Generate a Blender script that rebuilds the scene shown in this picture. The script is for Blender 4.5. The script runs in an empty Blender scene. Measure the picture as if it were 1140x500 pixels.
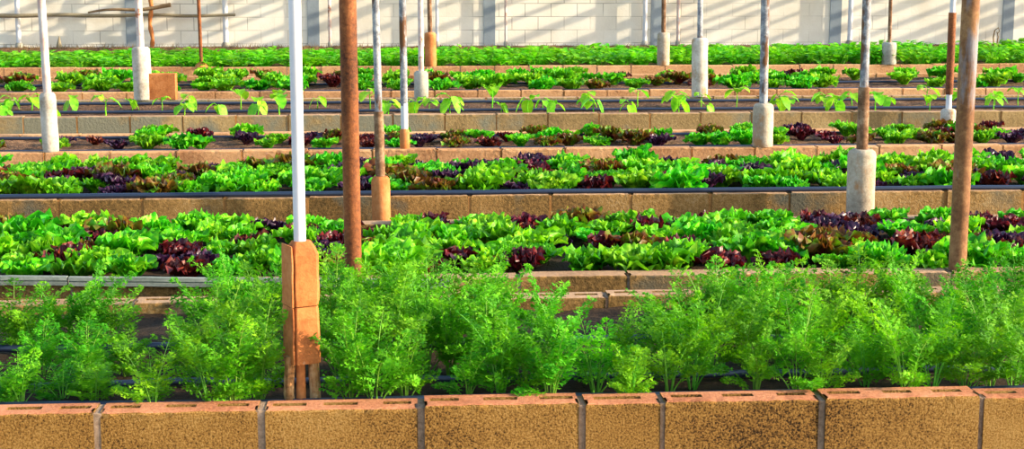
import bpy, bmesh, math, random
from mathutils import Vector, Matrix, noise

R = random.Random(7)
SC = bpy.context.scene
COL = SC.collection

# ------------------------------------------------------------------ camera
F = 1750.0
CAM_Z = 1.5
YAW = math.radians(3.8)
PITCH = math.radians(9.19)
FW = Vector((math.sin(YAW)*math.cos(PITCH), math.cos(YAW)*math.cos(PITCH), -math.sin(PITCH)))
RT = Vector((math.cos(YAW), -math.sin(YAW), 0))
UP = RT.cross(FW)
CAM = Vector((0, 0, CAM_Z))

def ray(px, py):
    return FW + RT*((px-570)/F) + UP*((250-py)/F)
def at_z(px, py, z):
    d = ray(px, py); t = (z-CAM_Z)/d.z
    return CAM + d*t
def at_y(px, py, Y):
    d = ray(px, py); t = Y/d.y
    return CAM + d*t
def x_at(px, Y, z=0.4):
    # world x of a point on plane Y, at height z, seen in column px
    lo, hi = -60.0, 60.0
    for _ in range(50):
        m = (lo+hi)/2
        if proj(Vector((m, Y, z)))[0] < px: lo = m
        else: hi = m
    return (lo+hi)/2
def proj(p):
    v = p-CAM; d = v.dot(FW)
    return (570+F*v.dot(RT)/d, 250-F*v.dot(UP)/d, d)
def row_y(py, z=0.4):
    return at_z(570, py, z).y

cam_d = bpy.data.cameras.new('camera'); cam_d.sensor_width = 36; cam_d.lens = F*36/1140
cam_d.clip_end = 300
cam = bpy.data.objects.new('camera', cam_d); COL.objects.link(cam)
cam.location = CAM
cam.rotation_euler = (math.pi/2-PITCH, 0, -YAW)
SC.camera = cam

# ------------------------------------------------------------------ materials
def new_mat(name):
    m = bpy.data.materials.new(name); m.use_nodes = True
    nt = m.node_tree; b = nt.nodes['Principled BSDF']
    return m, nt, b
def nd(nt, t, **kw):
    n = nt.nodes.new(t)
    for k, v in kw.items():
        if k in n.inputs: n.inputs[k].default_value = v
        else: setattr(n, k, v)
    return n
def ramp(nt, fac, stops):
    r = nt.nodes.new('ShaderNodeValToRGB'); e = r.color_ramp.elements
    while len(e) < len(stops): e.new(0.5)
    for i, (p, c) in enumerate(stops):
        e[i].position = p; e[i].color = (*c, 1)
    nt.links.new(fac, r.inputs['Fac']); return r.outputs['Color']
def mixc(nt, fac, a, b, mode='MIX'):
    m = nt.nodes.new('ShaderNodeMix'); m.data_type = 'RGBA'; m.blend_type = mode
    for sock, v in ((m.inputs[0], fac), (m.inputs[6], a), (m.inputs[7], b)):
        if hasattr(v, 'is_output'): nt.links.new(v, sock)
        elif isinstance(v, (int, float)): sock.default_value = v
        else: sock.default_value = (*v, 1)
    return m.outputs[2]
def tcoord(nt, kind='Object', rnd=True):
    t = nt.nodes.new('ShaderNodeTexCoord')
    if not rnd: return t.outputs[kind]
    o = nt.nodes.new('ShaderNodeObjectInfo')
    m = nt.nodes.new('ShaderNodeMath'); m.operation = 'MULTIPLY'; m.inputs[1].default_value = 37.0
    nt.links.new(o.outputs['Random'], m.inputs[0])
    v = nt.nodes.new('ShaderNodeVectorMath'); v.operation = 'ADD'
    nt.links.new(t.outputs[kind], v.inputs[0]); nt.links.new(m.outputs[0], v.inputs[1])
    return v.outputs[0]
def noise_tex(nt, co, scale, detail=4, rough=0.6, stretch=None):
    if stretch:
        mp = nt.nodes.new('ShaderNodeMapping'); mp.inputs['Scale'].default_value = stretch
        nt.links.new(co, mp.inputs['Vector']); co = mp.outputs['Vector']
    n = nd(nt, 'ShaderNodeTexNoise', Scale=scale, Detail=detail, Roughness=rough)
    nt.links.new(co, n.inputs['Vector']); return n.outputs['Fac']
def bump(nt, b, h, strength=0.5, dist=0.01):
    bp = nd(nt, 'ShaderNodeBump', Strength=strength, Distance=dist)
    nt.links.new(h, bp.inputs['Height']); nt.links.new(bp.outputs['Normal'], b.inputs['Normal'])

def rough_mat(name, stops, big=4.0, fine=60.0, fine_amt=0.5, bstr=0.6, bdist=0.01, rough=0.9, stretch=None, dirt=None, spec=0.2):
    """weathered stone / concrete / soil / paint: two noises through a colour ramp, with relief"""
    m, nt, b = new_mat(name)
    co = tcoord(nt)
    n1 = noise_tex(nt, co, big, 5, 0.6, stretch)
    n2 = noise_tex(nt, co, fine, 5, 0.7)
    mm = nt.nodes.new('ShaderNodeMix'); mm.data_type = 'FLOAT'; mm.inputs[0].default_value = fine_amt
    nt.links.new(n1, mm.inputs[2]); nt.links.new(n2, mm.inputs[3])
    c = ramp(nt, mm.outputs[0], stops)
    if dirt:
        n3 = noise_tex(nt, co, dirt[0], 6, 0.65, dirt[3] if len(dirt) > 3 else None)
        f = ramp(nt, n3, [(dirt[2], (0, 0, 0)), (dirt[2]+0.08, (1, 1, 1))])
        c = mixc(nt, f, c, dirt[1])
    nt.links.new(c, b.inputs['Base Color'])
    b.inputs['Roughness'].default_value = rough
    b.inputs['Specular IOR Level'].default_value = spec
    bump(nt, b, n2, bstr, bdist)
    return m

def leaf_mat(name, c_dark, c_mid, c_light, trans=0.35, scale=25, tcol=None, rough=0.45, hue=0.02):
    m, nt, b = new_mat(name)
    co = tcoord(nt)
    n = noise_tex(nt, co, scale, 3, 0.6)
    c = ramp(nt, n, [(0.3, c_dark), (0.5, c_mid), (0.7, c_light)])
    oi = nt.nodes.new('ShaderNodeObjectInfo')
    hs = nt.nodes.new('ShaderNodeHueSaturation')
    mr = nd(nt, 'ShaderNodeMapRange'); mr.inputs['To Min'].default_value = 0.5-hue; mr.inputs['To Max'].default_value = 0.5+hue
    nt.links.new(oi.outputs['Random'], mr.inputs['Value']); nt.links.new(mr.outputs[0], hs.inputs['Hue'])
    mv = nd(nt, 'ShaderNodeMapRange'); mv.inputs['To Min'].default_value = 0.8; mv.inputs['To Max'].default_value = 1.2
    wn = nt.nodes.new('ShaderNodeTexWhiteNoise'); wn.noise_dimensions = '1D'
    nt.links.new(oi.outputs['Random'], wn.inputs['W']); nt.links.new(wn.outputs['Value'], mv.inputs['Value'])
    nt.links.new(mv.outputs[0], hs.inputs['Value'])
    nt.links.new(c, hs.inputs['Color'])
    nt.links.new(hs.outputs[0], b.inputs['Base Color'])
    b.inputs['Roughness'].default_value = rough
    b.inputs['Specular IOR Level'].default_value = 0.3
    t = nt.nodes.new('ShaderNodeBsdfTranslucent')
    tc = mixc(nt, 1.0, hs.outputs[0], tcol or (1.0, 1.0, 0.6), 'MULTIPLY')
    nt.links.new(tc, t.inputs['Color'])
    mx = nt.nodes.new('ShaderNodeMixShader'); mx.inputs[0].default_value = trans
    out = nt.nodes['Material Output']
    nt.links.new(b.outputs[0], mx.inputs[1]); nt.links.new(t.outputs[0], mx.inputs[2])
    nt.links.new(mx.outputs[0], out.inputs['Surface'])
    return m

M = {}
M['block'] = rough_mat('golden_block', [(0.40, (0.03, 0.014, 0.005)), (0.455, (0.26, 0.125, 0.028)), (0.52, (0.46, 0.24, 0.054)), (0.61, (0.62, 0.37, 0.12))],
                       big=2.2, fine=185, fine_amt=0.66, bstr=1.0, bdist=0.02)
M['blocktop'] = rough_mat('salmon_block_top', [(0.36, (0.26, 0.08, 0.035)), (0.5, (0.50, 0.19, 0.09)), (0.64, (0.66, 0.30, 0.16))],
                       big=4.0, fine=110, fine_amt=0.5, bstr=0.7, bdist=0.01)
M['mortar'] = rough_mat('grey_mortar', [(0.36, (0.16, 0.10, 0.065)), (0.64, (0.46, 0.32, 0.22))], big=8, fine=70, bstr=0.8)
M['block2'] = rough_mat('weathered_block', [(0.32, (0.035, 0.025, 0.010)), (0.43, (0.15, 0.085, 0.026)), (0.54, (0.30, 0.17, 0.055)), (0.68, (0.42, 0.30, 0.15))],
                       big=1.6, fine=70, fine_amt=0.4, bstr=0.9, bdist=0.012, dirt=(1.3, (0.11, 0.10, 0.07), 0.52))
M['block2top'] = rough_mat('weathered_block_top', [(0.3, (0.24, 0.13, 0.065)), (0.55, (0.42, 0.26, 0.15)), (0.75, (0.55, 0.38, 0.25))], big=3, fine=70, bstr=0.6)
M['block3'] = rough_mat('sandy_block', [(0.3, (0.10, 0.075, 0.035)), (0.45, (0.27, 0.18, 0.075)), (0.57, (0.40, 0.28, 0.125)), (0.7, (0.50, 0.39, 0.22))],
                       big=1.4, fine=50, fine_amt=0.35, bstr=0.7, bdist=0.01, dirt=(0.9, (0.21, 0.20, 0.14), 0.50))
M['mortar2'] = rough_mat('orange_mortar', [(0.3, (0.22, 0.09, 0.02)), (0.7, (0.48, 0.24, 0.08))], big=6, fine=60, bstr=0.7)
M['salmon'] = rough_mat('salmon_block', [(0.34, (0.26, 0.11, 0.045)), (0.5, (0.54, 0.29, 0.135)), (0.66, (0.68, 0.42, 0.22))], big=1.5, fine=50, fine_amt=0.35, bstr=0.6)
M['soil'] = rough_mat('dark_soil', [(0.3, (0.012, 0.008, 0.005)), (0.55, (0.045, 0.026, 0.014)), (0.75, (0.13, 0.075, 0.04))], big=6, fine=45, fine_amt=0.6, bstr=0.9, bdist=0.02)
M['soil2'] = rough_mat('reddish_soil', [(0.36, (0.035, 0.016, 0.009)), (0.5, (0.14, 0.07, 0.035)), (0.64, (0.36, 0.20, 0.10))], big=5, fine=40, fine_amt=0.6, bstr=1.0, bdist=0.03)
M['soil3'] = rough_mat('brown_soil', [(0.36, (0.025, 0.014, 0.009)), (0.5, (0.115, 0.060, 0.034)), (0.64, (0.30, 0.17, 0.09))], big=5, fine=40, fine_amt=0.6, bstr=1.0, bdist=0.03)
M['path'] = rough_mat('path_soil', [(0.3, (0.05, 0.03, 0.018)), (0.6, (0.17, 0.11, 0.065)), (0.8, (0.27, 0.19, 0.12))], big=2, fine=30, bstr=0.8, bdist=0.02)
M['white'] = rough_mat('white_paint', [(0.3, (0.55, 0.57, 0.63)), (0.6, (0.70, 0.71, 0.76))], big=5, fine=50, fine_amt=0.3, bstr=0.15, bdist=0.002, rough=0.5, spec=0.4)
M['rust'] = rough_mat('rusty_steel', [(0.36, (0.055, 0.016, 0.006)), (0.5, (0.20, 0.060, 0.016)), (0.64, (0.36, 0.13, 0.04))], big=6, fine=80, fine_amt=0.45, bstr=0.6, bdist=0.005, rough=0.7, spec=0.3,
                      dirt=(30, (0.5, 0.42, 0.36), 0.74))
M['rustgrey'] = rough_mat('rust_and_grey_paint', [(0.36, (0.07, 0.028, 0.012)), (0.5, (0.20, 0.085, 0.032)), (0.64, (0.36, 0.19, 0.08))], big=4, fine=60, fine_amt=0.4, bstr=0.5, bdist=0.004, rough=0.7,
                       dirt=(5.0, (0.24, 0.23, 0.26), 0.56, (1, 1, 0.25)), spec=0.3)
M['mottle'] = rough_mat('flaking_grey_paint', [(0.36, (0.09, 0.09, 0.11)), (0.48, (0.20, 0.21, 0.25)), (0.60, (0.48, 0.48, 0.50))], big=14, fine=60, fine_amt=0.35, bstr=0.4, bdist=0.004, rough=0.65,
                       dirt=(12.0, (0.13, 0.055, 0.022), 0.53, (1, 1, 0.35)), spec=0.3)
M['pinkwhite'] = rough_mat('pinkish_white_paint', [(0.36, (0.50, 0.32, 0.28)), (0.5, (0.62, 0.52, 0.49)), (0.64, (0.70, 0.66, 0.65))], big=8, fine=50, fine_amt=0.3, bstr=0.3, bdist=0.004, rough=0.6,
                       dirt=(9.0, (0.36, 0.13, 0.06), 0.58))
M['brownpipe'] = rough_mat('brown_pipe', [(0.36, (0.06, 0.032, 0.018)), (0.5, (0.19, 0.10, 0.055)), (0.64, (0.38, 0.26, 0.17))], big=12, fine=60, fine_amt=0.4, bstr=0.4, bdist=0.004)
M['concrete'] = rough_mat('pale_concrete', [(0.36, (0.30, 0.25, 0.20)), (0.5, (0.50, 0.45, 0.39)), (0.64, (0.64, 0.60, 0.54))], big=7, fine=60, fine_amt=0.35, bstr=0.5, bdist=0.006,
                       dirt=(6.0, (0.38, 0.23, 0.12), 0.56, (1, 1, 0.5)))
M['tanconc'] = rough_mat('tan_concrete', [(0.36, (0.24, 0.19, 0.14)), (0.5, (0.40, 0.33, 0.25)), (0.64, (0.54, 0.47, 0.38))], big=7, fine=60, fine_amt=0.35, bstr=0.6, bdist=0.006,
                       dirt=(6.0, (0.42, 0.22, 0.10), 0.56, (1, 1, 0.5)))
M['greyconc'] = rough_mat('grey_concrete', [(0.36, (0.20, 0.19, 0.16)), (0.5, (0.34, 0.33, 0.28)), (0.64, (0.48, 0.46, 0.41))], big=6, fine=60, fine_amt=0.35, bstr=0.5, bdist=0.006)
M['terra'] = rough_mat('orange_concrete', [(0.36, (0.28, 0.085, 0.026)), (0.5, (0.47, 0.165, 0.050)), (0.64, (0.58, 0.25, 0.095))], big=6, fine=60, fine_amt=0.3, bstr=0.5, bdist=0.006,
                       dirt=(7.0, (0.60, 0.42, 0.28), 0.70))
M['wood'] = rough_mat('weathered_timber', [(0.36, (0.10, 0.04, 0.016)), (0.48, (0.36, 0.18, 0.07)), (0.62, (0.62, 0.42, 0.22))], big=12, fine=70, fine_amt=0.3, bstr=0.7, bdist=0.008, stretch=(3, 3, 0.8))
M['rail'] = rough_mat('grey_weathered_timber', [(0.36, (0.10, 0.12, 0.105)), (0.5, (0.20, 0.23, 0.205)), (0.64, (0.33, 0.36, 0.32))], big=6, fine=60, fine_amt=0.3, bstr=0.4, bdist=0.004, stretch=(0.3, 3, 3))
M['twig'] = rough_mat('dry_wood', [(0.3, (0.10, 0.06, 0.03)), (0.6, (0.30, 0.20, 0.11))], big=8, fine=50, bstr=0.5)
M['pole_wood'] = rough_mat('greyish_pole_wood', [(0.3, (0.16, 0.13, 0.08)), (0.6, (0.32, 0.27, 0.18))], big=5, fine=50, bstr=0.4, stretch=(0.3, 3, 3))
M['straw'] = rough_mat('dry_straw', [(0.3, (0.13, 0.08, 0.035)), (0.6, (0.34, 0.23, 0.10))], big=8, fine=50, bstr=0.2)
M['shade_band'] = rough_mat('blue_grey_shade', [(0.3, (0.20, 0.24, 0.28)), (0.6, (0.29, 0.34, 0.39))], big=3, fine=40, fine_amt=0.3, bstr=0.3, bdist=0.005)
def hose_mat():
    m, nt, b = new_mat('black_hose')
    b.inputs['Base Color'].default_value = (0.014, 0.026, 0.06, 1); b.inputs['Roughness'].default_value = 0.38
    b.inputs['Specular IOR Level'].default_value = 0.6
    n = noise_tex(nt, tcoord(nt), 30); bump(nt, b, n, 0.15, 0.003)
    return m
M['hose'] = hose_mat()
def wall_mat():
    m, nt, b = new_mat('cream_painted_blockwork')
    co = tcoord(nt, rnd=False)
    sp = nt.nodes.new('ShaderNodeSeparateXYZ'); nt.links.new(co, sp.inputs[0])
    cb = nt.nodes.new('ShaderNodeCombineXYZ'); nt.links.new(sp.outputs['X'], cb.inputs['X']); nt.links.new(sp.outputs['Z'], cb.inputs['Y'])
    br = nd(nt, 'ShaderNodeTexBrick', Scale=1.0); br.offset = 0.5
    br.inputs['Mortar Size'].default_value = 0.006; br.inputs['Mortar Smooth'].default_value = 0.3
    br.inputs['Brick Width'].default_value = 0.40; br.inputs['Row Height'].default_value = 0.20
    br.inputs['Color1'].default_value = (1, 1, 1, 1); br.inputs['Color2'].default_value = (0.92, 0.92, 0.92, 1); br.inputs['Mortar'].default_value = (1, 1, 1, 1)
    nt.links.new(cb.outputs[0], br.inputs['Vector'])
    n1 = noise_tex(nt, co, 1.2, 5); n2 = noise_tex(nt, co, 25, 5)
    base = ramp(nt, n1, [(0.3, (0.70, 0.65, 0.55)), (0.5, (0.82, 0.78, 0.69)), (0.66, (0.88, 0.85, 0.77))])
    base = mixc(nt, 1.0, base, br.outputs['Color'], 'MULTIPLY')
    n3 = noise_tex(nt, co, 0.8, 3)
    pm = ramp(nt, n3, [(0.42, (0.10, 0.10, 0.10)), (0.60, (0.75, 0.75, 0.75))])
    fm = nt.nodes.new('ShaderNodeMath'); fm.operation = 'MULTIPLY'
    nt.links.new(br.outputs['Fac'], fm.inputs[0]); nt.links.new(pm, fm.inputs[1])
    c = mixc(nt, fm.outputs[0], base, (0.20, 0.17, 0.13))
    nt.links.new(c, b.inputs['Base Color']); b.inputs['Roughness'].default_value = 0.9
    b.inputs['Specular IOR Level'].default_value = 0.15
    h = nt.nodes.new('ShaderNodeMath'); h.operation = 'SUBTRACT'
    nt.links.new(n2, h.inputs[0]); nt.links.new(fm.outputs[0], h.inputs[1])
    bump(nt, b, h.outputs[0], 0.4, 0.008)
    return m
M['wall'] = wall_mat()
M['carrot'] = leaf_mat('carrot_leaf', (0.035, 0.23, 0.003), (0.12, 0.44, 0.006), (0.29, 0.66, 0.02), 0.42, 12, rough=0.65, hue=0.02)
M['carrotstem'] = leaf_mat('carrot_stalk', (0.10, 0.32, 0.02), (0.18, 0.46, 0.04), (0.28, 0.55, 0.07), 0.15, 9)
M['lettuce'] = leaf_mat('green_lettuce_leaf', (0.035, 0.27, 0.004), (0.11, 0.50, 0.008), (0.40, 0.80, 0.03), 0.42, 22, hue=0.022)
M['redlet'] = leaf_mat('red_lettuce_leaf', (0.016, 0.004, 0.007), (0.085, 0.008, 0.014), (0.30, 0.045, 0.02), 0.25, 24, tcol=(1, 0.6, 0.5), rough=0.35, hue=0.02)
M['bronze'] = leaf_mat('bronze_lettuce_leaf', (0.10, 0.40, 0.008), (0.17, 0.10, 0.014), (0.17, 0.012, 0.014), 0.35, 17, tcol=(1, 0.9, 0.5), rough=0.4, hue=0.02)
M['purple'] = leaf_mat('purple_lettuce_leaf', (0.012, 0.006, 0.018), (0.040, 0.012, 0.045), (0.13, 0.04, 0.07), 0.2, 24, tcol=(1, 0.6, 0.7), rough=0.35, hue=0.02)
M['rear'] = leaf_mat('leafy_green_leaf', (0.05, 0.34, 0.004), (0.16, 0.62, 0.008), (0.46, 0.88, 0.04), 0.45, 14, hue=0.015)
M['bean'] = leaf_mat('seedling_leaf', (0.13, 0.50, 0.015), (0.24, 0.66, 0.02), (0.42, 0.80, 0.05), 0.45, 20, hue=0.02)

# ------------------------------------------------------------------ object helpers
def link(o): COL.objects.link(o); return o
def tag(o, label=None, cat=None, group=None, kind=None):
    if label: o['label'] = label
    if cat: o['category'] = cat
    if group: o['group'] = group
    if kind: o['kind'] = kind
    return o
def thing(name, label, cat, loc, rz=0, group=None):
    o = link(bpy.data.objects.new(name, None)); o.empty_display_size = 0.1
    o.location = loc; o.rotation_euler = (0, 0, rz)
    return tag(o, label, cat, group)
class MB:
    """collects geometry for ONE mesh object"""
    def __init__(s): s.v = []; s.f = []; s.mi = []
    def quad(s, pts, mi=0):
        i = len(s.v); s.v += [tuple(p) for p in pts]; s.f.append(tuple(range(i, i+len(pts)))); s.mi.append(mi)
    def grid(s, rows, mi=0, closed=False):
        i0 = len(s.v); n = len(rows[0])
        for r in rows: s.v += [tuple(p) for p in r]
        for a in range(len(rows)-1):
            for b in range(n if closed else n-1):
                b2 = (b+1) % n
                s.f.append((i0+a*n+b, i0+a*n+b2, i0+(a+1)*n+b2, i0+(a+1)*n+b)); s.mi.append(mi)
    def cap(s, ring, mi=0): s.quad(ring, mi)
    def tube(s, pts, radii, n=12, mi=0, caps=True):
        pts = [Vector(p) for p in pts]; rows = []
        for i, p in enumerate(pts):
            t = (pts[min(i+1, len(pts)-1)]-pts[max(i-1, 0)]).normalized()
            a = Vector((1, 0, 0)) if abs(t.x) < 0.8 else Vector((0, 1, 0))
            u = t.cross(a).normalized(); w = t.cross(u)
            r = radii[i] if hasattr(radii, '__len__') else radii
            rows.append([p+(u*math.cos(k*2*math.pi/n)+w*math.sin(k*2*math.pi/n))*r for k in range(n)])
        s.grid(rows, mi, True)
        if caps: s.quad(rows[0], mi); s.quad(rows[-1][::-1], mi)
    def lathe(s, prof, n=24, mi=0, jit=0.0, seed=0):
        rows = []
        for (r, z) in prof:
            row = []
            for k in range(n):
                a = k*2*math.pi/n
                q = r*(1+jit*noise.noise(Vector((math.cos(a)*2+seed, math.sin(a)*2, z*14))))
                row.append((q*math.cos(a), q*math.sin(a), z))
            rows.append(row)
        s.grid(rows, mi, True); s.quad(rows[0][::-1], mi); s.quad(rows[-1], mi)
    def build(s, name, mats, parent=None, loc=None, smooth=False, rot=None):
        me = bpy.data.meshes.new(name); me.from_pydata(s.v, [], s.f)
        for m in (mats if isinstance(mats, (list, tuple)) else [mats]): me.materials.append(m)
        me.polygons.foreach_set('material_index', s.mi)
        bm = bmesh.new(); bm.from_mesh(me)
        bmesh.ops.recalc_face_normals(bm, faces=bm.faces) if not getattr(s, 'open', False) else None
        bm.to_mesh(me); bm.free()
        me.polygons.foreach_set('use_smooth', [smooth]*len(me.polygons)); me.update()
        o = link(bpy.data.objects.new(name, me))
        if parent: o.parent = parent
        if loc is not None: o.location = loc
        if rot is not None: o.rotation_euler = rot
        return o
def box(mb, x0, x1, y0, y1, z0, z1, c=0.0, mi=0, jit=0.0, rr=R):
    """box with chamfered edges all round the top and sides"""
    j = lambda: rr.uniform(-jit, jit)
    if c <= 0:
        p = [Vector((x, y, z)) for z in (z0, z1) for (x, y) in ((x0, y0), (x1, y0), (x1, y1), (x0, y1))]
        for f in ((0, 3, 2, 1), (4, 5, 6, 7), (0, 1, 5, 4), (1, 2, 6, 5), (2, 3, 7, 6), (3, 0, 4, 7)): mb.quad([p[i] for i in f], mi)
        return
    def ring(z, d):
        a0, a1, b0, b1 = x0+d, x1-d, y0+d, y1-d
        return [(a0+c, b0, z), (a1-c, b0, z), (a1, b0+c, z), (a1, b1-c, z), (a1-c, b1, z), (a0+c, b1, z), (a0, b1-c, z), (a0, b0+c, z)]
    rows = [ring(z0, c*.6), ring(z0+c, 0), ring(z1-c, 0), ring(z1-c*.3, c*.3), ring(z1, c)]
    rows = [[(p[0]+j(), p[1]+j(), p[2]+j()) for p in r] for r in rows]
    mb.grid(rows, mi, True); mb.quad(rows[0][::-1], mi); mb.quad(rows[-1], mi)

# ------------------------------------------------------------------ beds
TOP = 0.40
SOIL = 0.36
BT = 0.10                                      # thickness of the blocks
ROW = {                                        # near face and far edge of every raised bed
    1: (row_y(451), row_y(325)),
    2: (row_y(309), row_y(244)),
    3: (row_y(217.5), None),
    4: (row_y(166), row_y(145)),
    5: (row_y(127), row_y(108)),
    6: (row_y(101), row_y(83)),
    7: (row_y(73.5), None),
}
ROW[3] = (ROW[3][0], ROW[3][0]+1.38)
WALL_Y = row_y(48)
ROW[7] = (ROW[7][0], WALL_Y)

def block(mb, x0, x1, y0, y1, z0, z1, slots, rr, top_mi=1, c=0.007):
    """one hollow concrete block: chamfered, worn edges, open core slots in its top"""
    j = 0.0025
    dx = [x0+rr.uniform(-j, j), x1+rr.uniform(-j, j)]; x0, x1 = dx
    z1 += rr.uniform(-0.004, 0.004); y0 += rr.uniform(-0.004, 0.004)
    # sides: subdivided strips so that the top edge is a little ragged
    n = max(2, int((x1-x0)/0.022))
    ys = lambda: rr.uniform(-0.0025, 0.0025)
    front = []
    edge = [(x0+(x1-x0)*i/n, ys(), ys()) for i in range(n+1)]
    for (dz, dy, dj) in ((z0, 0, 0), (z1-c-.010, 0, 0), (z1-c, 0, 1), (z1-c*.35, c*.35, 1), (z1, c, 1)):
        front.append([(min(max(x, x0+(dy if k in (0, n) else 0)), x1-(dy if k == n else 0)), y0+dy+a*dj, dz+b*dj*0.6) for k, (x, a, b) in enumerate(edge)])
    mb.grid(front[:4], 0); mb.grid(front[3:], top_mi)
    # top with the slots
    yb = y1-c
    sy0 = y0+(y1-y0)*0.40; sy1 = y0+(y1-y0)*0.66
    xs = sorted(set([x0, x1]+[v for s in slots for v in s]))
    fr = front[4]
    # strip between the ragged front edge and the slot line
    mb.grid([fr, [(p[0], sy0, z1) for p in fr]], top_mi)
    for a, b2 in zip(xs[:-1], xs[1:]):
        inside = any(s[0] <= a+1e-6 and b2 <= s[1]+1e-6 for s in slots)
        if inside:
            d = z1-0.07
            P = [(a, sy0), (b2, sy0), (b2, sy1), (a, sy1)]
            for k in range(4):
                p, q = P[k], P[(k+1) % 4]
                mb.quad([(p[0], p[1], z1), (q[0], q[1], z1), (q[0], q[1], d), (p[0], p[1], d)], 0)
            mb.quad([(p[0], p[1], d) for p in P], 0)
        else:
            mb.quad([(a, sy0, z1), (b2, sy0, z1), (b2, sy1, z1), (a, sy1, z1)], top_mi)
    mb.quad([(x0, sy1, z1), (x1, sy1, z1), (x1, yb, z1), (x0, yb, z1)], top_mi)
    mb.quad([(x0, yb, z1), (x1, yb, z1), (x1, y1, z1-c), (x0, y1, z1-c)], top_mi)
    mb.quad([(x0, y1, z1-c), (x1, y1, z1-c), (x1, y1, z0), (x0, y1, z0)], 0)
    for x, xe in ((x0, edge[0]), (x1, edge[-1])):
        mb.quad([(x, y0, z0), (x, y0+xe[1], z1-c+xe[2]*.6), (x, y0+c+xe[1], z1+xe[2]*.6), (x, sy0, z1), (x, sy1, z1), (x, yb, z1), (x, y1, z1-c), (x, y1, z0)], 0)

def block_wall(name, parent, joints, y0, y1, top, mats, gap=0.008, slots=0, seed=0, org=Vector((0, 0, 0)), low_off=0.2):
    """two courses of blocks; joints = x positions of the vertical joints of the upper course"""
    rr = random.Random(seed); mb = MB(); o = org
    mid = top-0.2
    for a, b in zip(joints[:-1], joints[1:]):
        L = b-a; sl = []
        if slots:
            k = slots if L > 0.3 else max(1, slots//2)
            w = L/k
            for i in range(k):
                m = a+w*(i+.5)+rr.uniform(-.01, .01); h = w*rr.uniform(.26, .34)
                sl.append((m-h-o.x, m+h-o.x))
        block(mb, a+gap/2-o.x, b-gap/2-o.x, y0-o.y, y1-o.y, mid+.004, top, sl, rr)
        box(mb, b-gap/2-.004-o.x, b+gap/2+.004-o.x, y0+.004-o.y, y1-.006-o.y, mid, top-.005, 0, 2)
    x = joints[0]-low_off
    while x < joints[-1]:
        box(mb, x+gap/2-o.x, x+.4-gap/2-o.x, y0+rr.uniform(-.003, .003)-o.y, y1-o.y, 0-o.z, mid-.004, .006, 0)
        x += .4
    box(mb, joints[0]-o.x, joints[-1]-o.x, y0+.007-o.y, y1-.007-o.y, 0, mid+.01, 0, 2)
    ob = mb.build(name, mats, parent)
    return ob

def soil_part(parent, x0, x1, y0, y1, z, mat, seed, org, name='soil', amp=0.018, step=0.06):
    mb = MB(); rows = []
    nx = int((x1-x0)/step); ny = max(4, int((y1-y0)/step))
    for jy in range(ny+1):
        y = y0+(y1-y0)*jy/ny
        rows.append([(x0+(x1-x0)*i/nx-org.x, y-org.y,
                      z+amp*(noise.fractal(Vector(((x0+(x1-x0)*i/nx)*7, y*7, seed)), 1, 2, 4))) for i in range(nx+1)])
    mb.grid(rows)
    mb.open = True
    return mb.build(name, mat, parent, smooth=True)

def xr(Y, pad=1.0): return x_at(-60, Y)-pad, x_at(1200, Y)+pad

BED_LABEL = {
    1: 'nearest raised bed, golden concrete block wall in front, full of feathery carrot plants',
    2: 'second raised bed, weathered block walls, packed with bright green and burgundy lettuces',
    3: 'third raised bed with black hose along its wall, packed with green and purple lettuces',
    4: 'salmon-walled raised bed with sparse small lettuces on bare reddish soil',
    5: 'sandy block raised bed with big round-leaved seedlings in dark soil between black hoses',
    6: 'narrow-looking raised bed behind the round-leaved seedlings, rows of small green lettuces',
    7: 'farthest raised bed, salmon block wall, dense leafy greens along the painted back wall',
}
BED = {}
for k, (y0, y1) in ROW.items():
    ym = (y0+y1)/2
    org = Vector((0, y0, 0))
    bed = thing('raised_bed', BED_LABEL[k], 'raised bed', org)
    BED[k] = bed
    xa, xb = xr(y1, 1.0)
    if k == 1:
        js = [x_at(p, y0, TOP) for p in (107, 290, 468, 648, 738, 915, 1093)]
        while js[0] > xa: js.insert(0, js[0]-.4)
        while js[-1] < xb: js.append(js[-1]+.4)
        block_wall('near_wall', bed, js, y0, y0+BT, TOP, [M['block'], M['blocktop'], M['mortar']], gap=.017, slots=3, seed=11, org=org)
        off = x_at(672, y1) % .4
        js2 = [off+.4*i for i in range(int((xa-off)/.4)-1, int((xb-off)/.4)+2)]
        block_wall('far_wall', bed, js2, y1-BT, y1, TOP, [M['block2'], M['block2top'], M['mortar']], gap=.012, slots=3, seed=12, org=org)
    else:
        jpx = {2: 700, 3: 791, 4: 700, 5: 610, 6: 628, 7: 627}[k]
        off = x_at(jpx, y0) % .4
        js = [off+.4*i for i in range(int((xa-off)/.4)-1, int((xb-off)/.4)+2)]
        nm = {2: ('block2', 'block2top', 'mortar'), 3: ('block2', 'block2top', 'mortar2'), 4: ('salmon', 'salmon', 'mortar2'), 5: ('block3', 'block2top', 'mortar2'),
              6: ('salmon', 'salmon', 'mortar2'), 7: ('salmon', 'salmon', 'mortar')}[k]
        mats = [M[n] for n in nm]
        block_wall('near_wall', bed, js, y0, y0+BT, TOP, mats, gap=.014 if k == 3 else .01, seed=20+k, org=org)
        if k < 7:
            block_wall('far_wall', bed, js, y1-BT, y1, TOP, mats, gap=.01, seed=40+k, org=org)
    ye = y1-BT+.01 if k < 7 else WALL_Y-.022
    sm = M['soil2'] if k in (4, 7) else M['soil3'] if k in (5, 6) else M['soil']
    soil_part(bed, xa-.2, xb+.2, y0+BT-.01, ye, SOIL if k != 4 else .375, sm, k, org)

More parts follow.
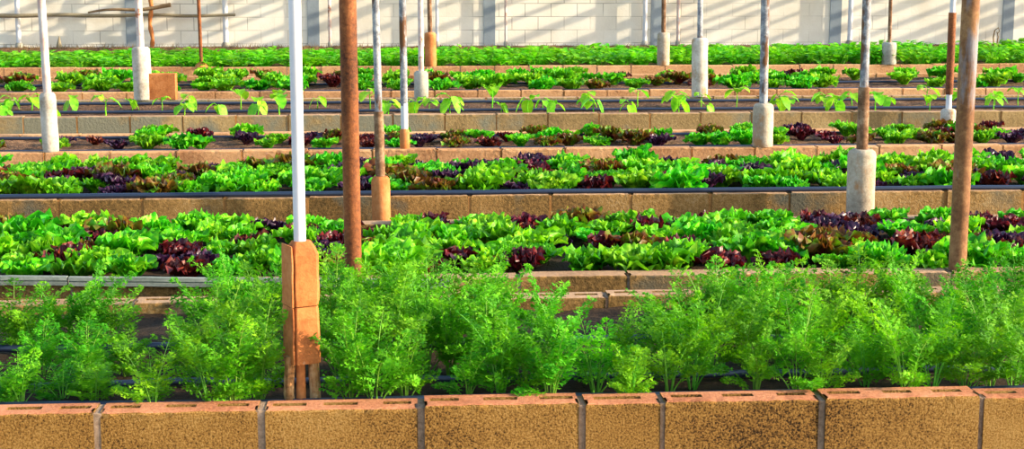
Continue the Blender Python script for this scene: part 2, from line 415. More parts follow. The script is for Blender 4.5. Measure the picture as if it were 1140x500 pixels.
# ground between the beds
gr = soil_part(None, -16, 20, -3, WALL_Y+1.5, 0.0, M['path'], 99, Vector((0, 0, 0)), 'ground', amp=.006, step=.3)
tag(gr, 'bare earth path between the raised beds', kind='structure')

# ------------------------------------------------------------------ back wall
XA, XB = x_at(-60, WALL_Y)-3, x_at(1200, WALL_Y)+3
WH = 2.6
mb = MB(); box(mb, XA, XB, 0, .2, -.45, WH-.4, 0.01)
wall = mb.build('wall_back', M['wall'], loc=(0, WALL_Y, TOP))
tag(wall, 'cream painted concrete block wall with painted grey shade bands behind the beds', kind='structure')
for px in (147, 349, 545, 731, 930, 1122):  # slightly raised strips, coloured blue-grey to stand in for upright shadow bands
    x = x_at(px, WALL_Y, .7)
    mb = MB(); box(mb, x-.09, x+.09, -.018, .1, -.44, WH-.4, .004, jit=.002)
    mb.build('shade_band', M['shade_band'], wall)
# lath canopy added out of view to cast diagonal shadow streaks on the wall
mb = MB(); rr = random.Random(5)
x = XA+3
while x < XB+7:
    w = rr.uniform(.08, .34)
    box(mb, x, x+w, WALL_Y-3.2, WALL_Y-.02, 2.55, 2.58, 0)
    x += w+rr.uniform(.25, .75)
for y in (WALL_Y-3.0, WALL_Y-1.5, WALL_Y-.15):
    box(mb, XA+2, XB+7, y-.03, y+.03, 2.49, 2.55, 0)
can = mb.build('shadow_canopy', M['pole_wood']); tag(can, 'added unseen lath canopy casting shadow streaks on the back wall', kind='structure')

# ------------------------------------------------------------------ posts
PZ = 3.0
def pipe_mesh(r, z0, z1, bend=0.0, seed=0, n=16, jit=.02):
    mb = MB(); pr = []
    k = max(4, int((z1-z0)/.06))
    for i in range(k+1):
        pr.append((r, z0+(z1-z0)*i/k))
    mb.lathe(pr, n, 0, jit, seed); return mb
def pxw(px, Y, z=.6): return proj(Vector((x_at(px, Y, z), Y, z)))[2]/F      # metres per pixel there

def sleeve_mb(r, z0, z1, kind='round', seed=0):
    mb = MB()
    if kind == 'round':
        mb.lathe([(r*.97, z0), (r, z0+.02)]+[(r, z0+(z1-z0)*t) for t in (.25, .5, .75)]+[(r, z1-.03), (r*.93, z1-.012), (r*.70, z1)], 24, 0, .05, seed)
    return mb

POST = []
def post(name, label, px_top, px_base, py_base, Y, zbase, segs, sleeve=None, cat='post', foot=None):
    """segs: list of (py_from, width_px, material) from the bottom of the pipe upward"""
    zb = zbase
    x = x_at(px_base, Y, zb+.1)
    t = thing(name, label, cat, (x, Y, zb))
    s = pxw(px_base, Y, zb+.2)
    z_of = lambda py: at_y(px_base, py, Y).z-zb
    tilt = (x_at(px_top, Y, z_of(0)+zb)-x)/(z_of(0)) if z_of(0) > 0 else 0
    lo = 0.0
    if sleeve:
        ztop = z_of(sleeve['top']); lo = ztop-.03
    zs = []
    for i, (py, w, m) in enumerate(segs):
        z0 = lo if i == 0 else z_of(py)
        z1 = z_of(segs[i+1][0]) if i+1 < len(segs) else PZ-zb
        mb = pipe_mesh(w*s/2, z0-(.015 if i else 0), z1, seed=px_base+i)
        o = mb.build('pipe' if i == 0 else 'upper_pipe', M[m], t, smooth=True)
        o['seg'] = 0; del o['seg']
    if sleeve:
        mb = sleeve_mb(sleeve['w']*s/2, 0, ztop, 'round', px_base*.37)
        mb.build('concrete_sleeve', M[sleeve['m']], t, smooth=True)
    if foot:
        mb = MB(); fw, fz, fm = foot
        mb.lathe([(fw*s/2, 0), (fw*s/2*.8, z_of(fz)*.5), (fw*s/2*.4, z_of(fz))], 16, 0, .08, px_base)
        mb.build('footing', M[fm], t, smooth=True)
    t.rotation_euler = (0, math.atan(tilt), 0)
    POST.append((px_base, t)); return t

# the split post in front
def split_post():
    Y = ROW[1][0]+BT+.085
    zb = SOIL-.02
    x = x_at(337, Y, .45)
    t = thing('support_post', 'white pipe post in a split orange concrete sleeve just behind the front wall', 'post', (x, Y, zb))
    s = pxw(337, Y, .7); z_of = lambda py: at_y(337, py, Y).z-zb
    zt, zseam, zl = z_of(268), z_of(339), z_of(402)
    pipe_mesh(13.5*s/2, zt-.05, PZ-zb, seed=3, n=24, jit=.01).build('pipe', M['white'], t, smooth=True)
    ang = math.radians(24)
    a = 34*s/2                                         # half width of the square sleeve
    def prism(z0, z1, u0, u1, w, taper, name, mat, lab=None, rnd=.012):
        mb = MB(); rows = []
        k = 10
        rr = random.Random(int(z0*1000+u0*999))
        for i in range(k+1):
            f = i/k; z = z0+(z1-z0)*f
            sh = 1+taper*f
            e = rnd*(1.6 if (i == k) else .6 if i == k-1 else .3 if i == 0 else 0)
            c = min(.009, (u1-u0)*.22); cl = min(.0025, c)
            A0, A1, W = u0*sh+e*.5, u1*sh-e*.5, w*sh-e
            pts = [(A0+cl, -W), (A1-c, -W), (A1, -W+c), (A1, W-c), (A1-c, W), (A0+cl, W), (A0, W-cl), (A0, -W+cl)]
            row = []
            for (p, q) in pts:
                p += .0022*noise.noise(Vector((p*40, q*40, z*22))); q += .0022*noise.noise(Vector((q*40, 9+p*40, z*22)))
                row.append((p*math.cos(ang)-q*math.sin(ang), p*math.sin(ang)+q*math.cos(ang), z))
            rows.append(row)
        mb.grid(rows, 0, True); mb.quad(rows[0][::-1]); mb.quad(rows[-1])
        o = mb.build(name, mat, t)
        if lab: o['label'] = lab
        return o
    # two halves with the crack between them, each cast in two lifts
    for (z0, z1) in ((zseam+.0015, zt), (zl, zseam-.0015)):
        prism(z0, z1-(.008 if z1 == zt else 0), -a, -a+.006, a*.96, -.03, 'concrete_sleeve', M['terra'], 'narrow left sliver of the cracked sleeve', .0012)
        prism(z0, z1, -a+.0095, a, a, -.03, 'concrete_sleeve', M['terra'], 'wide orange half of the cracked sleeve', .014 if z1 == zt else .002)
    # three stubs under the sleeve
    for i, (u, w, kind, m) in enumerate(((-.033, .0115, 'wood', 'wood'), (-.004, .0125, 'round', 'terra'), (.031, .012, 'wood', 'wood'))):
        mb = MB()
        if kind == 'round':
            mb.lathe([(w*1.1, 0), (w*1.02, zl*.3), (w, zl*.7), (w, zl+.02)], 16, 0, .05, 4)
        else:
            rows = []
            for k in range(9):
                z = (zl+.02)*k/8; q = w*(1+.12*noise.noise(Vector((u*90, 2, z*30))))
                off = .004*noise.noise(Vector((u*50, 5, z*25)))
                rows.append([(math.cos(b)*q*(1.0+.2*math.cos(2*b))+off, math.sin(b)*q*1.2, z) for b in [n*2*math.pi/10 for n in range(10)]])
            mb.grid(rows, 0, True); mb.quad(rows[0][::-1]); mb.quad(rows[-1])
        yy = -.018
        mb.build('footing_stub', M[m], t, loc=(u*math.cos(.1)-yy*math.sin(ang)*0, u*math.sin(ang)*.6+yy, 0), smooth=(kind == 'round'))
    return t
split_post()
Y2 = ROW[2][0]
Y3 = ROW[3][0]-.16
Y4 = ROW[4][0]+.06
Y5 = ROW[5][0]-.12
Y6 = ROW[5][1]-.05
Y7 = ROW[7][0]+.06
YW = WALL_Y-.12
post('steel_pole', 'thick rust-brown steel pole on the wall of the second bed, right of the split post', 387, 393, 310, Y2+.055, TOP, [(310, 19.0, 'rust')], cat='pole')
post('steel_pole', 'thick rust and grey pole at the right end of the picture behind the carrots', 1081, 1067, 300, Y2+.055, TOP, [(300, 19.5, 'rustgrey')], cat='pole')
post('support_post', 'thin grey post, brown lower pipe, short orange sleeve, right of the rusty pole', 418, 426.5, 240, Y3, 0, [(196, 10.7, 'brownpipe'), (124, 8, 'mottle')], dict(top=196, w=20.5, m='terra'))
post('support_post', 'grey and brown post in a tall pale sleeve with an orange right side, third bed', 965, 956, 238, Y3, 0, [(165, 12.5, 'brownpipe'), (97, 9.5, 'mottle')], dict(top=166, w=31, m='tanconc'))
post('support_post', 'pinkish white post in a rounded white sleeve near the left edge', 46, 56, 172, Y4, TOP, [(103, 9, 'pinkwhite')], dict(top=103, w=18, m='concrete'))
post('support_post', 'mottled brown post turning white above its small sleeve, in the sparse lettuce bed', 448, 450.5, 167, Y4, TOP, [(143, 8, 'white'), (115, 8, 'mottle')], dict(top=143, w=11, m='terra'))
post('support_post', 'grey mottled post in a short cream sleeve right of centre, sparse lettuce bed', 852, 849.5, 162, Y4, TOP, [(115, 9.5, 'mottle')], dict(top=115, w=23, m='tanconc'))
post('support_post', 'rust-red post with white top and white foot beside the thick right-hand pole', 1061, 1054, 142, Y5, 0, [(120, 6.5, 'white'), (103, 8.5, 'rust'), (14, 6, 'white')], dict(top=121, w=17, m='concrete'))
post('support_post', 'white post with rust patches in a tall white sleeve beside the orange clay block', 154, 159, 111, Y6, TOP, [(52, 8, 'pinkwhite')], dict(top=52, w=20, m='concrete'))
post('support_post', 'thin pale post in a stubby grey sleeve, just left of the orange-sleeved rear post', 468, 469, 107, Y6, TOP, [(79, 6, 'pinkwhite')], dict(top=79, w=16, m='greyconc'))
post('support_post', 'thin grey post in a tall white sleeve right of centre', 779.5, 779, 107, Y6, TOP, [(42, 6, 'mottle')], dict(top=42, w=18, m='concrete'))
post('support_post', 'thin rusty post with a pink conical footing at the far bed, left part', 221, 224, 79, Y7, TOP, [(79, 4, 'rust')], foot=(15, 69, 'terra'))
post('support_post', 'brown rear post in an orange sleeve at the far bed, left of centre', 478, 479.5, 76, Y7, TOP, [(36, 5, 'brownpipe')], dict(top=36, w=13, m='terra'))
post('support_post', 'brown rear post in a cream and orange sleeve at the far bed, right of centre', 739, 738.5, 73, Y7, TOP, [(36, 5, 'brownpipe')], dict(top=36, w=14, m='tanconc'))
post('support_post', 'thin brown rear post in a squat grey sleeve at the far bed, right part', 991.5, 990, 69, Y7, TOP, [(47, 4, 'brownpipe')], dict(top=47, w=16, m='greyconc'))
for px, w, m, lab in ((20, 5.5, 'white', 'white post at the back wall, farthest left'),
                      (251, 6, 'white', 'white post at the back wall by the right end of the wooden rail'),
                      (367, 3.5, 'pinkwhite', 'very thin pale pipe at the back wall beside the second grey shade band'),
                      (486.5, 3.5, 'white', 'white post at the back wall right behind the orange-sleeved rear post'),
                      (563, 3, 'pinkwhite', 'very thin pale pipe at the back wall beside the third grey shade band'),
                      (718, 5, 'white', 'white post at the back wall left of the cream-sleeved rear post'),
                      (755, 4, 'pinkwhite', 'thin cream pipe at the back wall right of the cream-sleeved rear post'),
                      (946.5, 5.5, 'white', 'white post at the back wall beside the fifth grey shade band')):
    x = x_at(px, YW, .7); s = pxw(px, YW)
    t = thing('pipe_post', lab, 'post', (x, YW, SOIL))
    pipe_mesh(w*s/2, 0, 2.05, seed=px).build('pipe', M[m], t, smooth=True)
    mb = MB(); mb.lathe([(w*s*.8, 0), (w*s*.75, .05), (w*s*.55, .075)], 14, 0, .08, px); mb.build('footing', M['greyconc'], t, smooth=True)

# rusty stake, long rail, twig, small dry things at the back wall
def back(px, py, dy=.0):
    return at_y(px, py, WALL_Y-dy)
p = back(169, 53, .25)
mb = MB(); pts = []; rad = []
for i in range(26):
    z = SOIL-TOP+i*.07
    pts.append((.014*math.sin(i*.9), .01*math.cos(i*.7), z)); rad.append(.030+.007*math.sin(i*2.1))
mb.tube(pts, rad, 10)
o = mb.build('wooden_stake', M['terra'], loc=(p.x, p.y, TOP), smooth=True)
tag(o, 'knobbly rust-coloured stake at the back wall beside the first grey shade band', 'stake')
a = back(-60, 17, .20); b = back(262, 17, .20)
mb = MB(); pts = [a+(b-a)*(i/12)+Vector((0, 0, .008*math.sin(i*1.7))) for i in range(13)]
mid = (a+b)/2; mb.tube([p-mid for p in pts], [.033-.001*i for i in range(13)], 10)
o = mb.build('wooden_rail', M['pole_wood'], loc=mid, smooth=True)
tag(o, 'long horizontal wooden rail fixed along the left part of the back wall', 'rail')
a = back(98, 14, .26); b = back(190, 6.5, .3)
mb = MB(); mid = (a+b)/2
mb.tube([a+(b-a)*(i/9)-mid+Vector((0, 0, .02*math.sin(i*.8))) for i in range(10)], [.014+.002*i for i in range(10)], 8)
o = mb.build('dry_branch', M['twig'], loc=mid, smooth=True); tag(o, 'dark dry branch tied above the wooden rail at upper left', 'branch')
p = back(66, 52, .15)
mb = MB(); mb.tube([(0, 0, -.03), (0, 0, .05), (.005, 0, .14)], [.05, .028, .006], 8)
o = mb.build('dry_stump', M['pole_wood'], loc=(p.x, p.y, TOP-.01)); tag(o, 'small grey pointed stump at the foot of the back wall, far left', 'stump')
p = back(1108, 43, .15)
mb = MB(); mb.tube([(-.02, 0, -.04), (-.03, 0, .08), (-.01, .01, .18), (.04, 0, .22), (.06, 0, .17), (.03, -.01, .13)], [.012, .011, .01, .01, .008, .005], 8)
mb.tube([(.03, 0, -.04), (.045, 0, .08), (.02, 0, .16)], [.01, .009, .006], 8)
o = mb.build('dry_weed', M['straw'], loc=(p.x, p.y, TOP)); tag(o, 'curled yellow dry stem at the back wall near the right edge', 'dry plant')

# clay block beside the white sleeve
p = at_z(182.5, 110, TOP)
mb = MB(); block(mb, -.118, .118, -.05, .05, 0, .225, [(-.085, -.02), (.02, .085)], random.Random(3), top_mi=0)
o = mb.build('clay_block', M['terra'], loc=(p.x, Y6, TOP)); o.rotation_euler = (0, 0, math.radians(-3))
tag(o, 'upright orange clay block beside the tall white sleeve', 'block')

# grey timber rails on the face of the second bed
def rail(p0, p1, label):
    Y = ROW[2][0]-.013
    a = at_y(p0[0], p0[1], Y); b = at_y(p1[0], p1[1], Y); mid = (a+b)/2; h = .0155
    mb = MB(); rows = []
    n = 24
    for i in range(n+1):
        c = a+(b-a)*(i/n)-mid
        w = .0015*noise.noise(Vector((i*.7, p0[0], 0)))
        prof = [(.014, -h), (-.012, -h), (-.013, -.003), (-.006, -.0015), (-.006, .0015), (-.013, .003), (-.012, h), (.014, h)]
        rows.append([(c.x, c.y+q[0]+w, c.z+q[1]+w) for q in prof])
    mb.grid(rows, 0, True); mb.quad(rows[0][::-1]); mb.quad(rows[-1])
    o = mb.build('timber_rail', M['rail'], loc=mid); tag(o, label, 'rail')
rail((-120, 311), (75, 312.5), 'grey grooved timber rail on the second bed at the left edge')
rail((77, 313), (500, 316), 'long grey grooved timber rail on the second bed, running behind the split post')

# ------------------------------------------------------------------ hoses
def hose(label, Y, z, px0, px1, r, seed, wob=.02, amp=.006):
    a, b = x_at(px0, Y, z), x_at(px1, Y, z)
    n = max(12, int((b-a)/.15)); mb = MB()
    mid = Vector(((a+b)/2, Y, z))
    mb.tube([Vector((a+(b-a)*i/n, Y+wob*noise.noise(Vector((i*.25, seed, 0))), z+amp*noise.noise(Vector((i*.5, seed, 5)))))-mid for i in range(n+1)], r, 10)
    o = mb.build('irrigation_hose', M['hose'], loc=mid, smooth=True); tag(o, label, 'hose')
hose('black irrigation hose nearest the front wall, under the carrot plants', ROW[1][0]+.16, SOIL+.015, -120, 1260, .010, 1)
hose('second black irrigation hose from the front wall, under the carrot plants', ROW[1][0]+.36, SOIL+.018, -120, 1260, .011, 2)
hose('black irrigation hose under the rear carrot row', ROW[1][0]+.80, SOIL+.018, -120, 1260, .011, 3)
hose('thick black hose lying along the top of the third bed wall', ROW[3][0]+.035, TOP+.012, -120, 1260, .0125, 4, .012, .002)
hose('dark hose along the near edge of the sparse lettuce bed', ROW[4][0]+.17, SOIL+.026, -120, 1260, .011, 5, .02, .003)
hose('dark hose at the back of the sparse lettuce bed', ROW[4][1]-.2, SOIL+.026, -120, 1260, .011, 6, .02, .003)
hose('black hose along the near edge of the seedling bed', ROW[5][0]+.15, SOIL+.014, -120, 1260, .009, 7, .01, .003)
hose('middle black hose of the seedling bed', ROW[5][0]+.62, SOIL+.018, -120, 1260, .012, 8, .02, .003)
hose('black hose at the back of the seedling bed', ROW[5][1]-.22, SOIL+.018, -120, 1260, .012, 9, .02, .003)
hose('black hose at the near side of the small lettuce rows', ROW[6][0]+.35, SOIL+.018, -120, 1260, .012, 10, .03, .003)
hose('black hose in the middle of the small lettuce rows', ROW[6][0]+1.25, SOIL+.018, -120, 1260, .012, 12, .03, .003)

# ------------------------------------------------------------------ plants
def frame(t):
    t = t.normalized(); a = Vector((0, 0, 1)) if abs(t.z) < .95 else Vector((1, 0, 0))
    s = t.cross(a).normalized(); n = s.cross(t).normalized(); return t, s, n

def lettuce_mesh(name, mat, seed, nleaf=22, frill=1.0, rows=8, cols=11):
    rr = random.Random(seed); mb = MB(); mb.open = True
    for i in range(nleaf):
        f = i/(nleaf-1)                                    # 0 inner, 1 outer
        az = i*2.39996+rr.uniform(-.35, .35)
        L = (.075+.040*f)*rr.uniform(.8, 1.2)
        W = (.024+.020*f)*rr.uniform(.8, 1.25)
        a0 = math.radians(3+26*f+rr.uniform(-6, 8)); a1 = a0+math.radians(24+42*f+rr.uniform(-18, 22))
        ph = rr.uniform(0, 6.28); ph2 = rr.uniform(0, 6.28); nf = rr.uniform(2.6, 3.8)
        ca, sa = math.cos(az), math.sin(az)
        r, z = .006+.012*f, .0
        grid = []
        for u in range(rows):
            t = u/(rows-1); ang = a0+(a1-a0)*t**1.6
            if u: r += L/(rows-1)*math.sin(ang); z += L/(rows-1)*math.cos(ang)
            line = []
            for v in range(cols):
                q = -1+2*v/(cols-1)
                # rounded, lobed outline: the tip row falls back towards the margins
                wprof = .20+.80*min(1, (t*1.35))**1.2
                w = W*wprof*(1+.16*math.sin(t*19+ph+(1.5 if q > 0 else 0)))
                back = L*.34*(abs(q)**2.2)*max(0, t-.45)/.55+L*.05*math.sin(q*9+ph2)*t
                edge = max(abs(q)**1.6*min(1, t*1.6), max(0, (t-.6)/.4))
                per = (t*3.2 if abs(q) > .55 else 0)+q*nf
                ruf = frill*.0135*edge*math.sin(per*2.4+ph)+frill*.005*edge*math.sin(per*6.1+ph2)
                cup = .30*w*q*q
                rad = r-(cup-ruf)*math.cos(ang)-back*math.sin(ang)
                zz = z+(cup-ruf)*math.sin(ang)*.9-back*math.cos(ang)
                lat = w*q*(1-.12*max(0, t-.8)/.2*abs(q))
                line.append((rad*ca-lat*sa, rad*sa+lat*ca, max(zz, .003)))
            grid.append(line)
        mb.grid(grid)
    return mb.build(name, mat, smooth=True)

GREEN = [lettuce_mesh('green_lettuce', M['lettuce'], 100+i, nleaf=[26, 30, 24, 28, 27][i], frill=[1, 1.3, .9, 1.2, 1.1][i]) for i in range(5)]
RED = [lettuce_mesh('red_lettuce', M['redlet'], 200+i, nleaf=[22, 26, 24][i], frill=1.3) for i in range(3)]
BRON = [lettuce_mesh('bronze_lettuce', M['bronze'], 250+i, nleaf=[24, 27][i], frill=1.25) for i in range(2)]
PURP = [lettuce_mesh('purple_lettuce', M['purple'], 300+i, nleaf=[22, 26][i], frill=1.1) for i in range(2)]

ORD = ['', 'first', 'second', 'third', 'fourth', 'fifth', 'sixth', 'seventh', 'eighth', 'ninth', 'tenth', 'eleventh', 'twelfth', 'thirteenth', 'fourteenth', 'fifteenth',
       'sixteenth', 'seventeenth', 'eighteenth', 'nineteenth', 'twentieth']
def ordinal(n):
    if n <= 20: return ORD[n]
    t, u = divmod(n, 10); tens = {2: 'twenty', 3: 'thirty', 4: 'forty', 5: 'fifty', 6: 'sixty'}
    return f'{tens[t]}-{ORD[u]}' if u else tens[t][:-1]+'ieth'
def marks_for(Y):
    """landmarks (column in the photo, words) usable for naming a plant"""
    return [(-999, 'the left edge'), (336, 'the split orange post'), (395, 'the thick rusty pole'), (952, 'the pale orange-sided sleeve'), (1068, 'the thick right-hand pole')]
ROWN = {1: ['only'], 2: ['near', 'back'], 3: ['near', 'middle', 'back'], 4: ['nearest', 'second', 'third', 'back'], 5: ['nearest', 'second', 'third', 'fourth', 'back'],
        6: ['nearest', 'second', 'third', 'fourth', 'fifth', 'back']}
def name_plants(items, what, bedwords, group, nrows):
    """items: list of (object, row index, kind words). Labels count along the row from the nearest landmark on the left."""
    by = {}
    for o, row, kw in items:
        px = proj(o.location)[0]
        mk = [m for m in marks_for(0) if m[0] <= px][-1]
        by.setdefault((row, kw, mk[1]), []).append((px, o))
    for (row, kw, mk), lst in by.items():
        lst.sort(key=lambda q: q[0])
        for i, (px, o) in enumerate(lst):
            rn = ROWN[nrows][row] if nrows in ROWN else ORD[row+1]
            rows_ = f'{rn} row of {bedwords}' if nrows > 1 else bedwords
            side = 'from' if 'edge' in mk else 'right of'
            tag(o, f'{ordinal(i+1)} {kw} {side} {mk}, {rows_}', what, group[kw] if isinstance(group, dict) else group)

used = set()
def place(src, loc, rz, sc, tilt=(0, 0)):
    if src.name not in used and src.get('placed') is None:
        used.add(src.name); o = src
    else:
        o = src.copy(); link(o)
    o.location = loc; o.rotation_euler = (tilt[0], tilt[1], rz); o.scale = (sc, sc, sc*R.uniform(.9, 1.12)) if not isinstance(sc, tuple) else sc
    return o

def plant_bed(bed, rows, spacing, y0, y1, scale, red_frac, dark, keep=None, bedwords='', jit=.3, zf=SOIL, px0=-14, px1=1160, bron=.16):
    items = []; prev = None
    for r in range(rows):
        Y = y0+(y1-y0)*(r/(rows-1) if rows > 1 else 0)
        xa, xb = x_at(px0, Y), x_at(px1, Y)
        n = int((xb-xa)/spacing)
        ph = (.5 if r % 2 else 0)
        for i in range(n+1):
            x = xa+(i+ph)*spacing+R.uniform(-jit, jit)*spacing
            y = Y+R.uniform(-jit, jit)*.6*(y1-y0)/max(1, rows-1)
            px = proj(Vector((x, y, .4)))[0]
            if px < px0-8 or px > px1+8: continue
            g = noise.noise(Vector((x*2.3, y*2.9, bed*7.7)))*.55
            if keep and not keep(px, r): continue
            pr = red_frac+.06+g*.08
            if prev and prev[0] == r and prev[1]: pr *= .45
            isred = R.random() < pr
            prev = (r, isred)
            if isred:
                src = R.choice(PURP if R.random() < dark else RED)
            elif R.random() < bron: src = R.choice(BRON)
            else: src = R.choice(GREEN)
            s = scale*R.uniform(.82, 1.2)*(.86 if isred else 1.03)
            o = place(src, (x, y, zf-.006), R.uniform(0, 6.28), s, (R.uniform(-.12, .12), R.uniform(-.12, .12)))
            base = o.name.split('.')[0]
            kw = {'green_lettuce': 'bright green lettuce', 'red_lettuce': 'burgundy red lettuce', 'bronze_lettuce': 'red-flecked green lettuce', 'purple_lettuce': 'dark purple lettuce'}[base]
            items.append((o, r, kw))
    name_plants(items, 'lettuce', bedwords, {k: f'{k}s in {bedwords}' for k in ('bright green lettuce', 'burgundy red lettuce', 'red-flecked green lettuce', 'dark purple lettuce')}, rows)
    return items

L2 = plant_bed(2, 6, .185, ROW[2][0]+.22, ROW[2][1]-.17, 1.12, .36, .25, bedwords='the second bed')
L3 = plant_bed(3, 5, .205, ROW[3][0]+.25, ROW[3][1]-.2, 1.22, .27, .8, bedwords='the third bed')
def keep4(px, r):
    dens = .95
    if px < 90: dens = .35
    elif 740 < px < 775: dens = .1
    elif 1080 < px: dens = .45
    elif 90 <= px < 240: dens = .6
    return R.random() < dens*(1 if r < 2 else .5)
L4 = plant_bed(4, 3, .195, ROW[4][0]+.30, ROW[4][1]-.25, .98, .26, .2, keep=keep4, bedwords='the salmon-walled bed', zf=.375)
def keep6(px, r):
    dens = .95
    if 725 < px < 770 and r == 0: dens = .2
    if px > 900: dens = .55
    return R.random() < dens
L6 = plant_bed(6, 3, .32, ROW[6][0]+.45, ROW[6][1]-.45, 1.5, -.03, .0, bron=.06, keep=keep6, bedwords='the sixth bed')

# ---- seedlings with big round leaves
def seedling(seed, name='seedling'):
    rr = random.Random(seed)
    t = thing(name, '', 'seedling', (0, 0, 0))
    mb = MB(); h = rr.uniform(.10, .16)
    mb.tube([(0, 0, 0), (.006, 0, h*.5), (.0, .005, h)], [.006, .0055, .004], 6)
    mb.build('stem', M['bean'], t, smooth=True)
    n = rr.choice([3, 4, 4, 5])
    for i in range(n):
        az = i*2.4+rr.uniform(-.4, .4); z0 = h*(1-.16*i*.7)
        L = rr.uniform(.085, .11); W = L*.50
        el = rr.choice([rr.uniform(-1.0, -.5), rr.uniform(-.3, .3), rr.uniform(.4, 1.0)])
        m = MB(); m.open = True
        d = Vector((math.cos(az), math.sin(az), 0)); sd = Vector((-d.y, d.x, 0))
        pet = .035
        p0 = Vector((0, 0, z0)); p1 = p0+d*pet+Vector((0, 0, .02))
        m.tube([p0, p1], [.003, .0025], 5)
        rows = []
        for u in range(7):
            q = u/6; w = W*math.sin(math.pi*(q*.9+.08))**.6
            c = p1+d*(L*q*math.cos(el))+Vector((0, 0, math.sin(el)*L*q-.55*L*q*q))
            rows.append([c+sd*(w*v)+Vector((0, 0, .22*w*abs(v)+.004*math.sin(q*13+v*5))) for v in (-1, -.5, 0, .5, 1)])
        m.grid(rows); m.build('leaf', M['bean'], t, smooth=True)
    return t
def dup(root):
    r = root.copy(); link(r)
    for ch in list(root.children):
        c = ch.copy(); link(c); c.parent = r
    return r
SEED = [seedling(i) for i in range(5)]
fresh = set(range(5)); items = []
spots5 = []
for r, (Yr, pxs) in enumerate(((ROW[5][0]+.34, [4, 58, 118, 205, 243, 287, 311, 432, 462, 501, 558, 588, 617, 661, 700, 756, 787, 868, 931, 975, 1035, 1107]),
                               (ROW[5][0]+.95, [12, 35, 80, 147, 180, 210, 268, 310, 353, 412, 478, 507, 548, 604, 653, 710, 752, 781, 820, 878, 918, 949, 988, 1032, 1068, 1108, 1134]))):
    for px in pxs:
        k = R.randrange(5)
        if fresh: k = fresh.pop(); o = SEED[k]
        else: o = dup(SEED[k])
        Y = Yr+R.uniform(-.12, .12)
        o.location = (x_at(px, Y, .45), Y, SOIL-.005); o.rotation_euler = (0, 0, R.uniform(0, 6.28))
        s = R.uniform(.62, .98); o.scale = (s, s, s*1.1)
        items.append((o, r, 'round-leaved seedling'))
name_plants(items, 'seedling', 'the seedling bed', 'round-leaved seedlings between black hoses', 2)

# ---- dense leafy greens by the back wall
def leafy(seed):
    rr = random.Random(seed); mb = MB(); mb.open = True
    for i in range(56):
        az = rr.uniform(0, 6.28); f = rr.random()**.6
        R0 = .19*f; z = .05+.17*math.sqrt(max(0, 1-f*f*.85))*rr.uniform(.55, 1.1)
        c = Vector((R0*math.cos(az), R0*math.sin(az), z))
        d = Vector((math.cos(az+rr.uniform(-.9, .9)), math.sin(az+rr.uniform(-.9, .9)), rr.uniform(-.3, .9))).normalized()
        t, s, n = frame(d); L = rr.uniform(.06, .10); W = L*.38
        rows = []
        for u in range(4):
            q = u/3; w = W*math.sin(math.pi*(q*.86+.1))
            p = c+t*(L*q)+n*(-.25*L*q*q)
            rows.append([p-s*w+n*w*.3, p, p+s*w+n*w*.3])
        mb.grid(rows)
        mb.tube([(R0*.2*math.cos(az), R0*.2*math.sin(az), 0), c*.6+Vector((0, 0, .02)), c+t*.012], [.004, .003, .0025], 4, caps=False)
    return mb.build('leafy_green', M['rear'], smooth=True)
LEAFY = [leafy(400+i) for i in range(4)]
items = []
ye0, ye1 = ROW[7][0]+.32, ROW[7][0]+2.1
for r in range(5):
    Y = ye0+(ye1-ye0)*r/4
    xa, xb = x_at(-30, Y), x_at(1170, Y); n = int((xb-xa)/.30)
    for i in range(n+1):
        x = xa+(i+(.5 if r % 2 else 0))*.30+R.uniform(-.07, .07); y = Y+R.uniform(-.1, .1)
        g = 1+.22*noise.noise(Vector((x*.8, y*.8, 3)))
        px = proj(Vector((x, y, .4)))[0]
        hh = .72+.42*(px/1140)
        o = place(R.choice(LEAFY), (x, y, SOIL-.01), R.uniform(0, 6.28), (1.05*g, 1.05*g, .82*g*hh*R.uniform(.88, 1.12)))
        items.append((o, r, 'leafy green plant'))
name_plants(items, 'leafy plant', 'the farthest bed', 'dense leafy greens in the farthest bed', 5)

